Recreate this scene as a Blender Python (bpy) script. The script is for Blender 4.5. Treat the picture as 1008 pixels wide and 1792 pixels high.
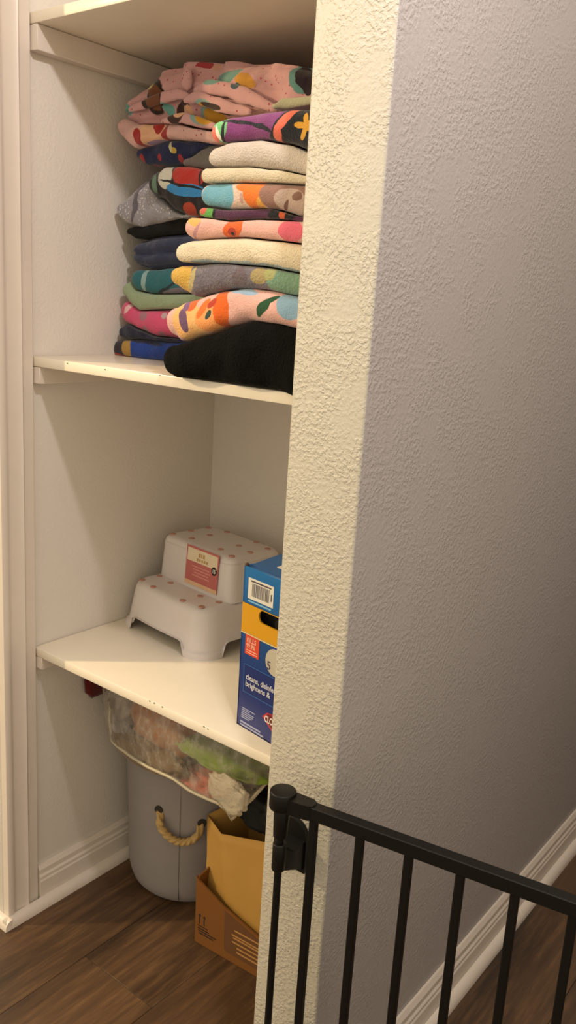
import bpy, bmesh, math, random
from mathutils import Vector, Matrix, noise
random.seed(7)
for o in list(bpy.data.objects): bpy.data.objects.remove(o)
scene = bpy.context.scene
COL = scene.collection
# ------------------------------------------------------------------ camera
CAM = Vector((1.39561, -0.99961, 1.32449))
YAW, PITCH, ROLL, FPX = 37.35131, -13.668, 3.56548, 1505.58761
def cam_axes():
    y, p, r = map(math.radians, (YAW, PITCH, ROLL))
    fw = Vector((-math.sin(y)*math.cos(p), math.cos(y)*math.cos(p), math.sin(p)))
    rt = Vector((math.cos(y), math.sin(y), 0)); up = rt.cross(fw)
    return math.cos(r)*rt+math.sin(r)*up, -math.sin(r)*rt+math.cos(r)*up, fw
RT, UP, FW = cam_axes()
cd = bpy.data.cameras.new('camera'); cam = bpy.data.objects.new('camera', cd); COL.objects.link(cam)
cd.sensor_fit = 'VERTICAL'; cd.sensor_height = 36; cd.sensor_width = 36*1008/1792; cd.lens = FPX/1792*36
cd.clip_start = .02
M = Matrix.Identity(4)
for i in range(3):
    M[i][0] = RT[i]; M[i][1] = UP[i]; M[i][2] = -FW[i]; M[i][3] = CAM[i]
cam.matrix_world = M
scene.camera = cam
def ray(x, y): return FW+RT*((x-504)/FPX)-UP*((y-896)/FPX)
def hit(x, y, ax, val):
    d = ray(x, y); return CAM+d*((val-CAM[ax])/d[ax])
def hitp(x, y, p, n):
    d = ray(x, y); return CAM+d*((p-CAM).dot(n)/d.dot(n))
# ------------------------------------------------------------------ world, lights, exposure
w = bpy.data.worlds.new('world'); scene.world = w; w.use_nodes = True
bg = w.node_tree.nodes['Background']; bg.inputs[0].default_value = (1.0, .86, .63, 1); bg.inputs[1].default_value = 1.08
def lamp(name, loc, energy, col, rad):
    l = bpy.data.lights.new(name, 'POINT'); l.energy = energy; l.color = col; l.shadow_soft_size = rad
    o = bpy.data.objects.new(name, l); COL.objects.link(o); o.location = loc; return o
lamp('hall_ceiling_lamp', (1.12, -.40, 2.22), 30, (1.0, .90, .88), .035)
lamp('warm_hall_lamp', (-1.75, -1.82, 2.30), 235, (1.0, .76, .43), .05)
vs = scene.view_settings
vs.view_transform = 'Standard'; vs.look = 'None'; vs.gamma = 1; vs.exposure = 0.0
vs.use_curve_mapping = False
# ------------------------------------------------------------------ materials
MATS = {}
def srgb(h):
    h = h.lstrip('#'); c = [int(h[i:i+2], 16)/255 for i in (0, 2, 4)]
    return tuple(x/12.92 if x <= .04045 else ((x+.055)/1.055)**2.4 for x in c)+(1,)
class N:
    def __init__(s, name):
        s.m = bpy.data.materials.new(name); s.m.use_nodes = True; s.t = s.m.node_tree; s.n = s.t.nodes
        s.b = s.n['Principled BSDF']
    def add(s, ty, **kw):
        n = s.n.new(ty)
        for k, v in kw.items():
            if k.startswith('i_'):
                k = k[2:]; n.inputs[int(k) if k.isdigit() else k.replace('_', ' ')].default_value = v
            else: setattr(n, k, v)
        return n
    def l(s, a, b): s.t.links.new(a, b)
    def coord(s, scale=(1, 1, 1)):
        tc = s.add('ShaderNodeTexCoord'); mp = s.add('ShaderNodeMapping'); mp.inputs['Scale'].default_value = scale
        s.l(tc.outputs['Object'], mp.inputs['Vector']); return mp.outputs['Vector']
    def noise(s, vec, scale, detail=3, rough=.5):
        n = s.add('ShaderNodeTexNoise'); n.inputs['Scale'].default_value = scale; n.inputs['Detail'].default_value = detail
        n.inputs['Roughness'].default_value = rough; s.l(vec, n.inputs['Vector']); return n.outputs[0]
    def ramp(s, fac, stops):
        r = s.add('ShaderNodeValToRGB'); e = r.color_ramp.elements
        while len(e) < len(stops): e.new(.5)
        for k, (p, c) in enumerate(stops): e[k].position = p; e[k].color = c
        s.l(fac, r.inputs[0]); return r.outputs[0]
    def mix(s, fac, a, b, mode='MIX'):
        m = s.add('ShaderNodeMix', data_type='RGBA', blend_type=mode)
        for v, i in ((fac, 0), (a, 6), (b, 7)):
            if hasattr(v, 'is_linked'): s.l(v, m.inputs[i])
            else: m.inputs[i].default_value = v
        return m.outputs[2]
    def bump(s, h, strength, dist, prev=None):
        b = s.add('ShaderNodeBump'); b.inputs['Strength'].default_value = strength; b.inputs['Distance'].default_value = dist
        s.l(h, b.inputs['Height'])
        if prev: s.l(prev, b.inputs['Normal'])
        return b.outputs[0]
    def col(s, c):
        if hasattr(c, 'is_linked'): s.l(c, s.b.inputs['Base Color'])
        else: s.b.inputs['Base Color'].default_value = c
    def set(s, **kw):
        for k, v in kw.items(): s.b.inputs[k.replace('_', ' ')].default_value = v
def plain(name, hexc, rough=.5, metal=0, var=.12, vs=40, bump=0, bs=300, spec=.5):
    if name in MATS: return MATS[name]
    n = N(name); v = n.coord(); c = srgb(hexc)
    f = n.noise(v, vs, 4); d = tuple(x*(1-var) for x in c[:3])+(1,)
    n.col(n.mix(f, d, tuple(min(1, x*(1+var)) for x in c[:3])+(1,)))
    n.set(Roughness=rough, Metallic=metal); n.b.inputs['Specular IOR Level'].default_value = spec
    if bump: n.l(n.bump(n.noise(v, bs, 3), bump, .002), n.b.inputs['Normal'])
    MATS[name] = n.m; return n.m
def wall_mat(name, hexc, strength, scale, dist=.003, rough=.55, specks=True):
    n = N(name); v = n.coord(); c = srgb(hexc)
    d = n.noise(v, 3.5, 4); colr = n.mix(d, tuple(x*.96 for x in c[:3])+(1,), c)
    if specks:
        vo = n.add('ShaderNodeTexVoronoi'); vo.inputs['Scale'].default_value = 16; n.l(v, vo.inputs['Vector'])
        s = n.ramp(vo.outputs['Distance'], [(0, (1, 1, 1, 1)), (.022, (1, 1, 1, 1)), (.04, (0, 0, 0, 1))])
        g = n.ramp(n.noise(v, 2.1, 2), [(.5, (0, 0, 0, 1)), (.62, (.75, .75, .75, 1))])
        f = n.mix(1.0, s, g, 'MULTIPLY')
        colr = n.mix(f, colr, srgb('6a5848'))
    n.col(colr); n.set(Roughness=rough)
    # knocked-down plaster: flattened blobs, with calmer patches
    a = n.ramp(n.noise(v, scale, 2.5, .55), [(.44, (0, 0, 0, 1)), (.60, (1, 1, 1, 1))])
    b = n.noise(v, scale*2.6, 2)
    calm = n.ramp(n.noise(v, scale*.11, 2), [(.36, (.25, .25, .25, 1)), (.55, (1, 1, 1, 1))])
    h = n.mix(1.0, n.mix(.3, a, b), calm, 'MULTIPLY')
    n.l(n.bump(h, strength, dist), n.b.inputs['Normal'])
    return n.m
M_WHITE = wall_mat('white textured wall paint', 'ddd6ce', .28, 150, .0016)
M_CREAM = wall_mat('cream textured end paint', 'c4beb1', .60, 165, .0022, .5, False)
M_GRAY = wall_mat('grey textured wall paint', 'b4aeae', .42, 150, .0022, .5, False)
M_TRIM = plain('white trim enamel', 'dbd0c6', .35, var=.04, vs=30, bump=.05, bs=120)
M_SHELF = plain('white shelf enamel', 'efe5d4', .28, var=.04, vs=18, bump=.12, bs=60)
M_BLACK = plain('black powder coat', '090807', .42, var=.2, vs=200, bump=.08, bs=900, spec=.3)
def wood_mat():
    n = N('brown wood floor'); v = n.coord((1, .09, 1))
    oi = n.add('ShaderNodeObjectInfo'); sh = n.add('ShaderNodeVectorMath', operation='ADD')
    cb = n.add('ShaderNodeCombineXYZ'); mm = n.add('ShaderNodeMath', operation='MULTIPLY'); mm.inputs[1].default_value = 37
    n.l(oi.outputs['Random'], mm.inputs[0]); n.l(mm.outputs[0], cb.inputs[0]); n.l(mm.outputs[0], cb.inputs[1])
    n.l(v, sh.inputs[0]); n.l(cb.outputs[0], sh.inputs[1]); v2 = sh.outputs[0]
    g = n.noise(v2, 60, 8, .65); big = n.noise(v2, 9, 4, .6)
    c1 = n.ramp(g, [(.32, srgb('21160d')), (.5, srgb('4d3724')), (.66, srgb('7a5c3c'))])
    c2 = n.ramp(big, [(.34, srgb('2a1e14')), (.62, srgb('6c5038'))])
    c = n.mix(.5, c1, c2)
    k = n.mix(oi.outputs['Random'], (.86, .84, .82, 1), (1.08, 1.06, 1.02, 1))
    n.col(n.mix(1.0, c, k, 'MULTIPLY')); n.set(Roughness=.48)
    n.l(n.bump(g, .25, .001), n.b.inputs['Normal']); return n.m
M_WOOD = wood_mat()
# ------------------------------------------------------------------ mesh helpers
def link(name, me, mat=None, parent=None, loc=(0, 0, 0), rz=0):
    o = bpy.data.objects.new(name, me); COL.objects.link(o)
    if mat is not None:
        for m in (mat if isinstance(mat, (list, tuple)) else [mat]): me.materials.append(m)
    if parent: o.parent = parent
    o.location = loc; o.rotation_euler[2] = rz
    return o
def tag(o, label, cat, group=None):
    o['label'] = label; o['category'] = cat
    if group: o['group'] = group
    return o
def struct(o, label=None):
    o['kind'] = 'structure'
    if label: o['label'] = label; o['category'] = o.name.split('_')[0]
    return o
def empty(name, loc, label, cat, rz=0, group=None):
    o = bpy.data.objects.new(name, None); COL.objects.link(o); o.location = loc; o.rotation_euler[2] = rz
    o.empty_display_size = .05
    return tag(o, label, cat, group)
def mesh(name, vs, fs, smooth=True, mi=None):
    me = bpy.data.meshes.new(name); me.from_pydata([tuple(v) for v in vs], [], fs); me.update()
    bm = bmesh.new(); bm.from_mesh(me); bmesh.ops.recalc_face_normals(bm, faces=bm.faces); bm.to_mesh(me); bm.free()
    for i, p in enumerate(me.polygons):
        p.use_smooth = smooth
        if mi: p.material_index = mi[i]
    return me
def box_me(name, lo, hi, bev=0, seg=2, smooth=True):
    bm = bmesh.new(); bmesh.ops.create_cube(bm, size=1)
    for v in bm.verts:
        v.co = Vector([(lo[i]+hi[i])/2+v.co[i]*(hi[i]-lo[i]) for i in range(3)])
    if bev: bmesh.ops.bevel(bm, geom=bm.edges[:], offset=bev, segments=seg, profile=.5, affect='EDGES')
    me = bpy.data.meshes.new(name); bm.to_mesh(me); bm.free()
    if bev and smooth:
        for p in me.polygons: p.use_smooth = True
        me.set_sharp_from_angle(angle=math.radians(40))
    return me
def prism(name, prof, axis, a, b, smooth=False):
    """profile points (p,q) extruded along axis; axis 1: p=x,q=z; axis 2: p=x,q=y; axis 0: p=y,q=z"""
    n = len(prof); vs = []
    for t in (a, b):
        for p, q in prof:
            vs.append({0: (t, p, q), 1: (p, t, q), 2: (p, q, t)}[axis])
    fs = [[i, (i+1) % n, n+(i+1) % n, n+i] for i in range(n)]+[list(range(n))[::-1], list(range(n, 2*n))]
    me = mesh(name, vs, fs, smooth)
    if smooth: me.set_sharp_from_angle(angle=math.radians(35))
    return me
def cyl_me(name, p0, p1, r0, r1=None, seg=24, bev=0):
    r1 = r0 if r1 is None else r1
    p0, p1 = Vector(p0), Vector(p1); ax = (p1-p0); L = ax.length; q = ax.to_track_quat('Z', 'Y')
    rows = [(0, r0), (L, r1)] if not bev else [(0, r0-bev), (bev*.3, r0-bev*.3), (bev, r0), (L-bev, r1), (L-bev*.3, r1-bev*.3), (L, r1-bev)]
    vs = []; fs = []
    for z, r in rows:
        for k in range(seg):
            a = 2*math.pi*k/seg; vs.append(p0+q@Vector((r*math.cos(a), r*math.sin(a), z)))
    for j in range(len(rows)-1):
        for k in range(seg):
            fs.append([j*seg+k, j*seg+(k+1) % seg, (j+1)*seg+(k+1) % seg, (j+1)*seg+k])
    fs += [list(range(seg))[::-1], [(len(rows)-1)*seg+k for k in range(seg)]]
    me = mesh(name, vs, fs, True); me.set_sharp_from_angle(angle=math.radians(50)); return me
def tube_me(name, pts, r, seg=10, twist=0, lob=0):
    vs = []; fs = []; n = len(pts); pts = [Vector(p) for p in pts]
    for i, p in enumerate(pts):
        t = (pts[min(i+1, n-1)]-pts[max(i-1, 0)]).normalized(); u = t.orthogonal().normalized()
        ref = Vector((0, 0, 1)) if abs(t.z) < .9 else Vector((0, 1, 0)); u = t.cross(ref).normalized(); v = t.cross(u)
        for k in range(seg):
            a = 2*math.pi*k/seg; rr = r*(1+lob*math.cos(3*(a+twist*i)))
            vs.append(p+u*rr*math.cos(a)+v*rr*math.sin(a))
    for i in range(n-1):
        for k in range(seg): fs.append([i*seg+k, i*seg+(k+1) % seg, (i+1)*seg+(k+1) % seg, (i+1)*seg+k])
    fs += [list(range(seg))[::-1], [(n-1)*seg+k for k in range(seg)]]
    return mesh(name, vs, fs)
def text_me(s, size, bold=0.0, extrude=.0002, align='LEFT'):
    c = bpy.data.curves.new('lettering', 'FONT'); c.body = s; c.size = size; c.extrude = extrude; c.offset = bold
    c.align_x = align; c.resolution_u = 4
    o = bpy.data.objects.new('lettering_tmp', c); COL.objects.link(o)
    dg = bpy.context.evaluated_depsgraph_get()
    me = bpy.data.meshes.new_from_object(o.evaluated_get(dg)); bpy.data.objects.remove(o); bpy.data.curves.remove(c)
    return me
def lump_me(name, c, r, amp=.12, fr=3.0, seed=0, flat=None, sub=3, creases=0):
    bm = bmesh.new(); bmesh.ops.create_icosphere(bm, subdivisions=sub, radius=1)
    for v in bm.verts:
        p = v.co.copy(); q = p*fr+Vector((seed*3.1, seed*1.7, seed))
        k = 1+amp*noise.noise(q)+amp*.5*noise.noise(q*2.3)+creases*abs(noise.noise(q*1.7+Vector((5, 2, 1))))
        p = Vector([math.copysign(abs(a)**.8, a) for a in p])*k
        v.co = Vector((c[0]+p.x*r[0], c[1]+p.y*r[1], c[2]+p.z*r[2]))
        if flat is not None and v.co.z < flat: v.co.z = flat
    me = bpy.data.meshes.new(name); bm.to_mesh(me); bm.free()
    for p in me.polygons: p.use_smooth = True
    return me
# ------------------------------------------------------------------ dimensions
XR0, XR1, YD, D = .6946, .8126, -.09, .5149
Z1B, Z2T, Z3T, TH = 1.7644, 1.1969, .6088, .0185
YE = -.082          # where the left wall ends
H = 2.62
# ------------------------------------------------------------------ structure
fl = struct(link('floor', box_me('floor', (-2.6, -2.6, -.05), (3.0, 4.2, -.012)), plain('dark subfloor', '241a12', .8)), 'brown wood plank floor of the closet and hall')
PW, PL = .1985, 1.22
pk = box_me('plank', (0, 0, -.012), (PW-.0007, PL-.0007, 0), .0006, 1)
pk.materials.append(M_WOOD)
for ix in range(-6, 10):
    x = .2055+PW*ix; off = -.03 if ix == 0 else (.42 if ix == -1 else (.50 if ix == 1 else random.uniform(0, PL)))
    for k in range(-3, 4):
        y = off+PL*k
        if y > 3.6 or y+PL < -2.2: continue
        o = bpy.data.objects.new('plank', pk); COL.objects.link(o); o.parent = fl; o.location = (x, y, 0)
def wall(name, lo, hi, mat, label, bev=.004):
    return struct(link(name, box_me(name, lo, hi, bev, 3), mat), label)
wall('wall_left', (-.12, YE, 0), (0, D+.1, H), M_WHITE, 'white textured closet side wall behind the shelves\' left ends')
wall('wall_back', (0, D, 0), (XR0, D+.1, H), M_WHITE, 'white textured back wall of the closet', 0)
# divider: cream end, grey passage side
wr = wall('wall_right', (XR0, YD, 0), (XR1, 4.2, H), None, 'wall end in cream paint with grey textured passage side')
for m in (M_WHITE, M_CREAM, M_GRAY): wr.data.materials.append(m)
for p in wr.data.polygons:
    c = p.center
    p.material_index = 2 if c.x > XR1-.0012 else (1 if c.y < YD+.012 else 0)
wall('wall_passage', (1.90, YD, 0), (2.02, 4.2, 2.45), M_GRAY, 'grey textured wall on the far side of the passage')
wall('wall_end', (XR1, 4.2, 0), (2.02, 4.3, 2.62), M_GRAY, 'grey wall closing the far end of the passage', 0)
def base_prof(s, x0):
    h = .094
    pr = [(0, 0), (.0145, 0), (.0145, h*.62), (.0125, h*.66), (.0125, h*.73), (.0095, h*.78), (.0095, h*.90), (.0060, h*.97), (.0045, h), (0, h)]
    return [(x0+s*a, b) for a, b in pr]
def shoe_prof(s, x0):
    return [(x0+s*a, b) for a, b in [(0, 0), (.0165, 0), (.0163, .006), (.0145, .0125), (.0105, .018), (.0055, .021), (0, .022)]]
struct(link('baseboard_left', prism('baseboard', base_prof(1, 0.0005), 1, .001, D-.001), M_TRIM), 'white moulded baseboard inside the closet')
struct(link('trim_1', prism('shoe', shoe_prof(1, .0153), 1, YE-.014, D-.001, True), M_TRIM), 'white quarter round shoe along the closet side wall')
struct(link('baseboard_right', prism('baseboard', base_prof(1, XR1+.0005), 1, YD+.002, 4.1), M_TRIM), 'white moulded baseboard along the grey wall')
struct(link('trim_2', prism('shoe', shoe_prof(1, XR1+.0153), 1, YD+.002, 4.1, True), M_TRIM), 'white quarter round shoe along the grey wall')
struct(link('baseboard_back', prism('baseboard', [(D-.0005-(a), b) for a, b in base_prof(1, 0)], 0, .032, XR0-.001), M_TRIM), 'white baseboard at the closet back')
struct(link('trim_4', prism('shoe_return', [(YE-.0005-a, b) for a, b in shoe_prof(1, 0)], 0, -.118, .031, True), M_TRIM), 'short white shoe moulding across the wall end')
cas = [(0, YE), (.0175, YE), (.0185, YE+.002), (.0185, YE+.012), (.0165, YE+.016), (.0135, YE+.019), (.0125, YE+.024), (.0135, YE+.040), (.0150, YE+.048), (.0165, YE+.051), (.0150, YE+.054), (.0110, YE+.057), (.0100, YE+.064), (.0095, -.003), (.0080, -.0012), (0, -.0012)]
struct(link('trim_3', prism('casing', cas, 2, .003, H, True), M_TRIM), 'white moulded door casing along the closet side wall')
# ------------------------------------------------------------------ shelves
def shelf(zt, ch, label):
    e = empty('closet_shelf', (.35, 0, zt-TH), label, 'shelf', group='white closet shelves')
    b = link('board', box_me('board', (.0012-.35, 0, 0), (XR0-.001-.35, D-.001, TH), .0022, 2), M_SHELF, e)
    link('cleat', box_me('cleat', (.001-.35, .001, -ch), (.025-.35, D-.002, -.0005), .001, 1), M_TRIM, e)
    link('cleat', box_me('cleat', (.026-.35, D-.020, -ch), (XR0-.021-.35, D-.001, -.0005), .001, 1), M_TRIM, e)
    link('cleat', box_me('cleat', (XR0-.019-.35, .001, -ch), (XR0-.001-.35, D-.002, -.0005), .001, 1), M_TRIM, e)
    return e
shelf(Z1B+TH, .042, 'white painted closet shelf above the pink blanket')
shelf(Z2T, .032, 'white painted closet shelf holding the piled towels')
shelf(Z3T, .026, 'white painted closet shelf holding the step stool and blue carton')
M_CHIP = plain('chipped paint', '5a5a30', .8)
for nm, spots in (('closet_shelf.002', ((262, 1223), (270, 1226), (284, 1233), (357, 1272), (364, 1276))), ('closet_shelf.001', ((118, 636), (280, 657), (184, 647)))):
    so_ = bpy.data.objects[nm]
    for px, py in spots:
        p = hit(px, py, 1, -.0002); p.z = min(max(p.z, so_.location.z+.003), so_.location.z+TH-.001)
        link('paint_chip', lump_me('paint_chip', (0, 0, 0), (.0022, .0006, .0011), .3, 3, px, sub=1), M_CHIP, so_, p-so_.location)
# ------------------------------------------------------------------ dark thing on the top shelf
tag(link('dark_bag', lump_me('dark_bag', (0, 0, .05), (.10, .13, .05), .1, 2, 3, .0), plain('dark navy cloth', '1b1c2c', .8), loc=(.245, .15, Z1B+TH)), 'dark navy bag lying on the highest closet shelf', 'bag')
# ------------------------------------------------------------------ fabrics
def fabric(name, base, blobs=(), nap=.5, napscale=420, var=.10, specks=None, loc=(0, 0, 0), y=0, warp=.004, sheen=.25, rough=.95, lines=None):
    """blobs: (px, py, rx_px, ry_px, rot_deg, hex) given in photograph pixels on the plane of the cloth's front, turned into metres here"""
    n = N(name); v = n.coord(); c = srgb(base)
    f = n.noise(v, 55, 5, .6)
    colr = n.mix(f, tuple(x*(1-var) for x in c[:3])+(1,), tuple(min(1, x*(1+var)) for x in c[:3])+(1,))
    if specks:
        for hexs, sc, th in specks:
            vo = n.add('ShaderNodeTexVoronoi'); vo.inputs['Scale'].default_value = sc; n.l(v, vo.inputs['Vector'])
            s = n.ramp(vo.outputs['Distance'], [(0, (1, 1, 1, 1)), (th, (1, 1, 1, 1)), (th+.05, (0, 0, 0, 1))])
            g = n.ramp(n.noise(v, sc*.16, 2), [(.44, (0, 0, 0, 1)), (.50, (1, 1, 1, 1))])
            colr = n.mix(n.mix(1.0, s, g, 'MULTIPLY'), colr, srgb(hexs))
    nz = n.add('ShaderNodeTexNoise'); nz.inputs['Scale'].default_value = 38; nz.inputs['Detail'].default_value = 2; n.l(v, nz.inputs['Vector'])
    s1 = n.add('ShaderNodeVectorMath', operation='SUBTRACT'); s1.inputs[1].default_value = (.5, .5, .5); n.l(nz.outputs['Color'], s1.inputs[0])
    s2 = n.add('ShaderNodeVectorMath', operation='SCALE'); s2.inputs['Scale'].default_value = warp*2; n.l(s1.outputs[0], s2.inputs[0])
    s3 = n.add('ShaderNodeVectorMath', operation='ADD'); n.l(v, s3.inputs[0]); n.l(s2.outputs[0], s3.inputs[1]); vw = s3.outputs[0]
    for (px, py, rx, ry, rot, hexb) in blobs:
        p = hit(px, py, 1, y); mpp = abs((p-CAM).dot(FW))/FPX
        mp = n.add('ShaderNodeMapping', vector_type='TEXTURE')
        mp.inputs['Location'].default_value = (p.x-loc[0], 0, p.z-loc[2])
        mp.inputs['Rotation'].default_value = (0, math.radians(rot), 0)
        mp.inputs['Scale'].default_value = (rx*mpp*1.22, 1000, ry*mpp*1.03)
        n.l(vw, mp.inputs['Vector'])
        ln = n.add('ShaderNodeVectorMath', operation='LENGTH'); n.l(mp.outputs[0], ln.inputs[0])
        lt = n.add('ShaderNodeMapRange'); lt.inputs['From Min'].default_value = 1.04; lt.inputs['From Max'].default_value = .96
        n.l(ln.outputs['Value'], lt.inputs['Value'])
        cb = srgb(hexb)
        cc = n.mix(f, tuple(x*.88 for x in cb[:3])+(1,), tuple(min(1, x*1.12) for x in cb[:3])+(1,))
        colr = n.mix(lt.outputs[0], colr, cc)
    n.col(colr); n.set(Roughness=rough); n.b.inputs['Sheen Weight'].default_value = sheen; n.b.inputs['Sheen Roughness'].default_value = .5
    n.b.inputs['Specular IOR Level'].default_value = .15
    b1 = n.bump(n.noise(v, napscale, 2, .6), nap, .003)
    n.l(n.bump(n.noise(v, 45, 3), .25, .006, b1), n.b.inputs['Normal'])
    return n.m
def interp(pts, x):
    if x <= pts[0][0]: return pts[0][1]
    for (a, p), (b, q) in zip(pts, pts[1:]):
        if x <= b:
            t = (x-a)/(b-a) if b > a else 0; t = t*t*(3-2*t)*.5+t*.5
            return p+(q-p)*t
    return pts[-1][1]
TIDX = [0]; NOSE = .75
def towel(name, label, top, bot, y, xr, depth, base, blobs=(), layers=1, amp=.003, gap=.0008, rend=None, group=None, taper=0, left=None, crumple=0, category='towel', **fk):
    """a folded cloth: rounded front roll, rounded left end; outline pixels lie on its front plane Y=y"""
    TIDX[0] += 1; sd = TIDX[0]*4.7
    T = sorted((hit(px, py, 1, y).x, hit(px, py, 1, y).z) for px, py in top)
    B = sorted((hit(px, py, 1, y).x, hit(px, py, 1, y).z) for px, py in bot)
    xl = min(T[0][0], B[0][0]) if left is None else hit(left[0], left[1], 1, y).x
    thick = interp(T, (xl+xr)/2)-interp(B, (xl+xr)/2)
    r = min(rend or 1, max(.010, min(.03, thick*.42)))
    loc = Vector(((xl+xr)/2, y+depth/2, min(b for _, b in B)))
    NX, NV = 64, 40; vs = []; fs = []
    for i in range(NX+1):
        t = i/NX; x = xl+(xr-xl)*(t**1.25)
        e = 1.0
        if x < xl+r: e = max(0, 1-((xl+r-x)/r)**2.4)**(1/2.4)
        e2 = 1.0
        if x > xr-r*.7: e2 = math.sqrt(max(0, 1-((x-xr+r*.7)/(r*.7))**2))
        ee = max(.02, e*e2)
        xs = max(x, xl+r*.85); zt = interp(T, xs)-gap; zb = interp(B, xs)+gap
        zm = (zt+zb)/2; h = max(.003, (zt-zb)/2); hh = h*(.30+.70*ee)
        yf = y+r*.25*(1-e); d = max(.02, depth-(yf-y)-r*(1-e2)-r*.5*(1-e))
        nose = min(h*NOSE, .020)
        for k in range(NV):
            # section: rounded nose in front (15), flat top (6), back (13), flat bottom (6)
            if k < 15:
                a = math.pi*(k/14-.5); sz = math.copysign(abs(math.sin(a))**.9, math.sin(a)); ca = -1; yy = yf+nose*(1-abs(math.cos(a))**.8)
            elif k < 21: sz = 1; ca = 0; yy = yf+nose+(d-2*nose)*(k-14)/7
            elif k < 34:
                a = math.pi*(.5-(k-21)/12); sz = math.sin(a); ca = 1; yy = yf+d-nose*(1-abs(math.cos(a))**.8)
            else: sz = -1; ca = 0; yy = yf+d-nose-(d-2*nose)*(k-33)/7
            z = zm+hh*sz
            p = Vector((x, yy, z))
            if layers > 1 and ca < -.5:
                ph = ((z-zb)/max(1e-4, zt-zb))*layers
                gr = abs(math.sin(math.pi*ph))**.5
                p.y += (1-gr)*.010*(1 if .04 < ph < layers-.04 else 0)
            if crumple and ca < -.5:
                qq = p*11+Vector((sd, 0, 1)); rg = abs(noise.noise(qq)); rg2 = abs(noise.noise(qq*2.1+Vector((3, 7, 2))))
                p.y += crumple*(.5-min(rg*3, 1))*.8-crumple*.5*(.5-min(1, rg2*3)); p.z += crumple*.35*noise.noise(qq*1.4+Vector((1, 4, 9)))*(1-abs(sz)**4)
            q = p*16+Vector((sd, sd*.3, 0)); q2 = p*45+Vector((0, sd, sd))
            w = noise.noise(q)*amp*1.6+noise.noise(q2)*amp*.6
            p.y += w*(1 if ca < 0 else .3)
            if abs(sz) < .97: p.z += noise.noise(q+Vector((9, 9, 9)))*amp*.5*(1-abs(sz))
            if p.y > -.002: p.z = max(p.z, Z2T+.0006)
            p.x = max(p.x, .002); p.z = min(p.z, Z1B-.001)
            vs.append(p-loc)
    for i in range(NX):
        for k in range(NV): fs.append([i*NV+k, i*NV+(k+1) % NV, (i+1)*NV+(k+1) % NV, (i+1)*NV+k])
    fs += [list(range(NV)), [NX*NV+k for k in range(NV)][::-1]]
    m = fabric(name+' cloth', base, blobs, loc=loc, y=y, **fk)
    return tag(link(name, mesh(name, vs, fs), m, loc=loc), label, category, group)
YF = -.02; XR = .688; DP = .27
GR = 'folded towels in the front pile'; GL = 'folded cloths in the rear pile'
towel('plush_blanket', 'black plush blanket folded at the bottom of the front pile', [(277, 628), (284, 612), (300, 602), (350, 587), (400, 570), (430, 561), (470, 566), (520, 578)],
      [(277, 634), (284, 648), (300, 662), (345, 664), (400, 672), (460, 680), (508, 697)], -.030, XR, DP, '040303', amp=.006, rend=.04, group=GR, nap=.9, napscale=260, sheen=.0, var=.5, category='blanket')
towel('fleece_blanket', 'pale pink fleece with orange, purple and blue print on the black plush blanket', [(289, 560), (298, 540), (320, 526), (380, 508), (430, 503), (475, 508), (520, 520)],
      [(289, 570), (310, 598), (350, 586), (400, 569), (430, 562), (480, 568), (520, 578)], YF, XR, DP, 'd9a9a0',
      [(330, 565, 34, 34, 20, 'e8b070'), (365, 560, 26, 22, 10, 'e89a5a'), (335, 528, 10, 18, 30, 'd8622c'), (385, 538, 14, 34, -8, 'd4601e'), (355, 540, 6, 20, 35, 'd8702c'),
       (321, 561, 9, 20, -18, '6a4a6c'), (324, 536, 7, 9, -25, '76567c'), (415, 507, 34, 7, 5, '8fa8c0'), (460, 538, 8, 20, 45, '1f4a2c'), (474, 524, 14, 5, -20, '1f4a2c'), (505, 536, 24, 22, 30, '86a8c4'), (366, 551, 4, 9, 30, '2d4038'), (370, 530, 5, 12, 40, 'b03a22')],
      amp=.004, rend=.04, group=GR, category='blanket')
towel('knit_blanket', 'yellow, grey and green woven blanket under the cream towel', [(298, 480), (304, 469), (315, 464), (380, 460), (450, 466), (525, 479)],
      [(298, 490), (315, 508), (335, 520), (360, 512), (400, 504), (450, 506), (523, 519)], YF, XR, DP, '6c6670',
      [(312, 492, 24, 40, 10, 'c8a04a'), (334, 490, 5, 22, 15, 'b0a070'), (505, 492, 44, 26, 5, '6f8f78'), (452, 482, 16, 14, 0, '9a8a60'), (418, 488, 14, 22, 0, '64585f'), (470, 478, 10, 12, 0, '9a9a66')],
      amp=.003, var=.35, group=GR, category='blanket', napscale=260, nap=.8, specks=[('a09484', 260, .16)])
towel('cream_towel', 'thick cream towel with a pale blue hem in the front pile', [(306, 436), (312, 425), (335, 420), (380, 416), (420, 415), (470, 420), (530, 427)],
      [(306, 444), (313, 459), (380, 460), (450, 465), (525, 478)], YF, XR, DP, 'd8cab0', [(370, 462, 45, 6, 3, '9fb0b4'), (430, 464, 40, 6, 4, 'a8b8b8'), (490, 472, 50, 6, 8, '98a8b2')],
      amp=.0035, group=GR, nap=.8, napscale=380)
towel('pink_towel', 'pale pink towel with orange flower under the thin purple cloth', [(323, 390), (330, 379), (350, 380), (400, 386), (450, 383), (530, 386)],
      [(323, 402), (332, 419), (380, 415), (420, 414), (470, 419), (530, 426)], YF, XR, DP, 'dba99f',
      [(405, 400, 21, 17, -30, 'd8622a'), (403, 406, 9, 7, 0, 'b0382a'), (403, 409, 4, 3, 0, '2c2022'), (508, 404, 23, 19, 10, 'd8657a'), (338, 384, 16, 10, 20, 'e0a860'), (342, 404, 3, 20, 35, 'b8888c')], amp=.003, group=GR)
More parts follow.
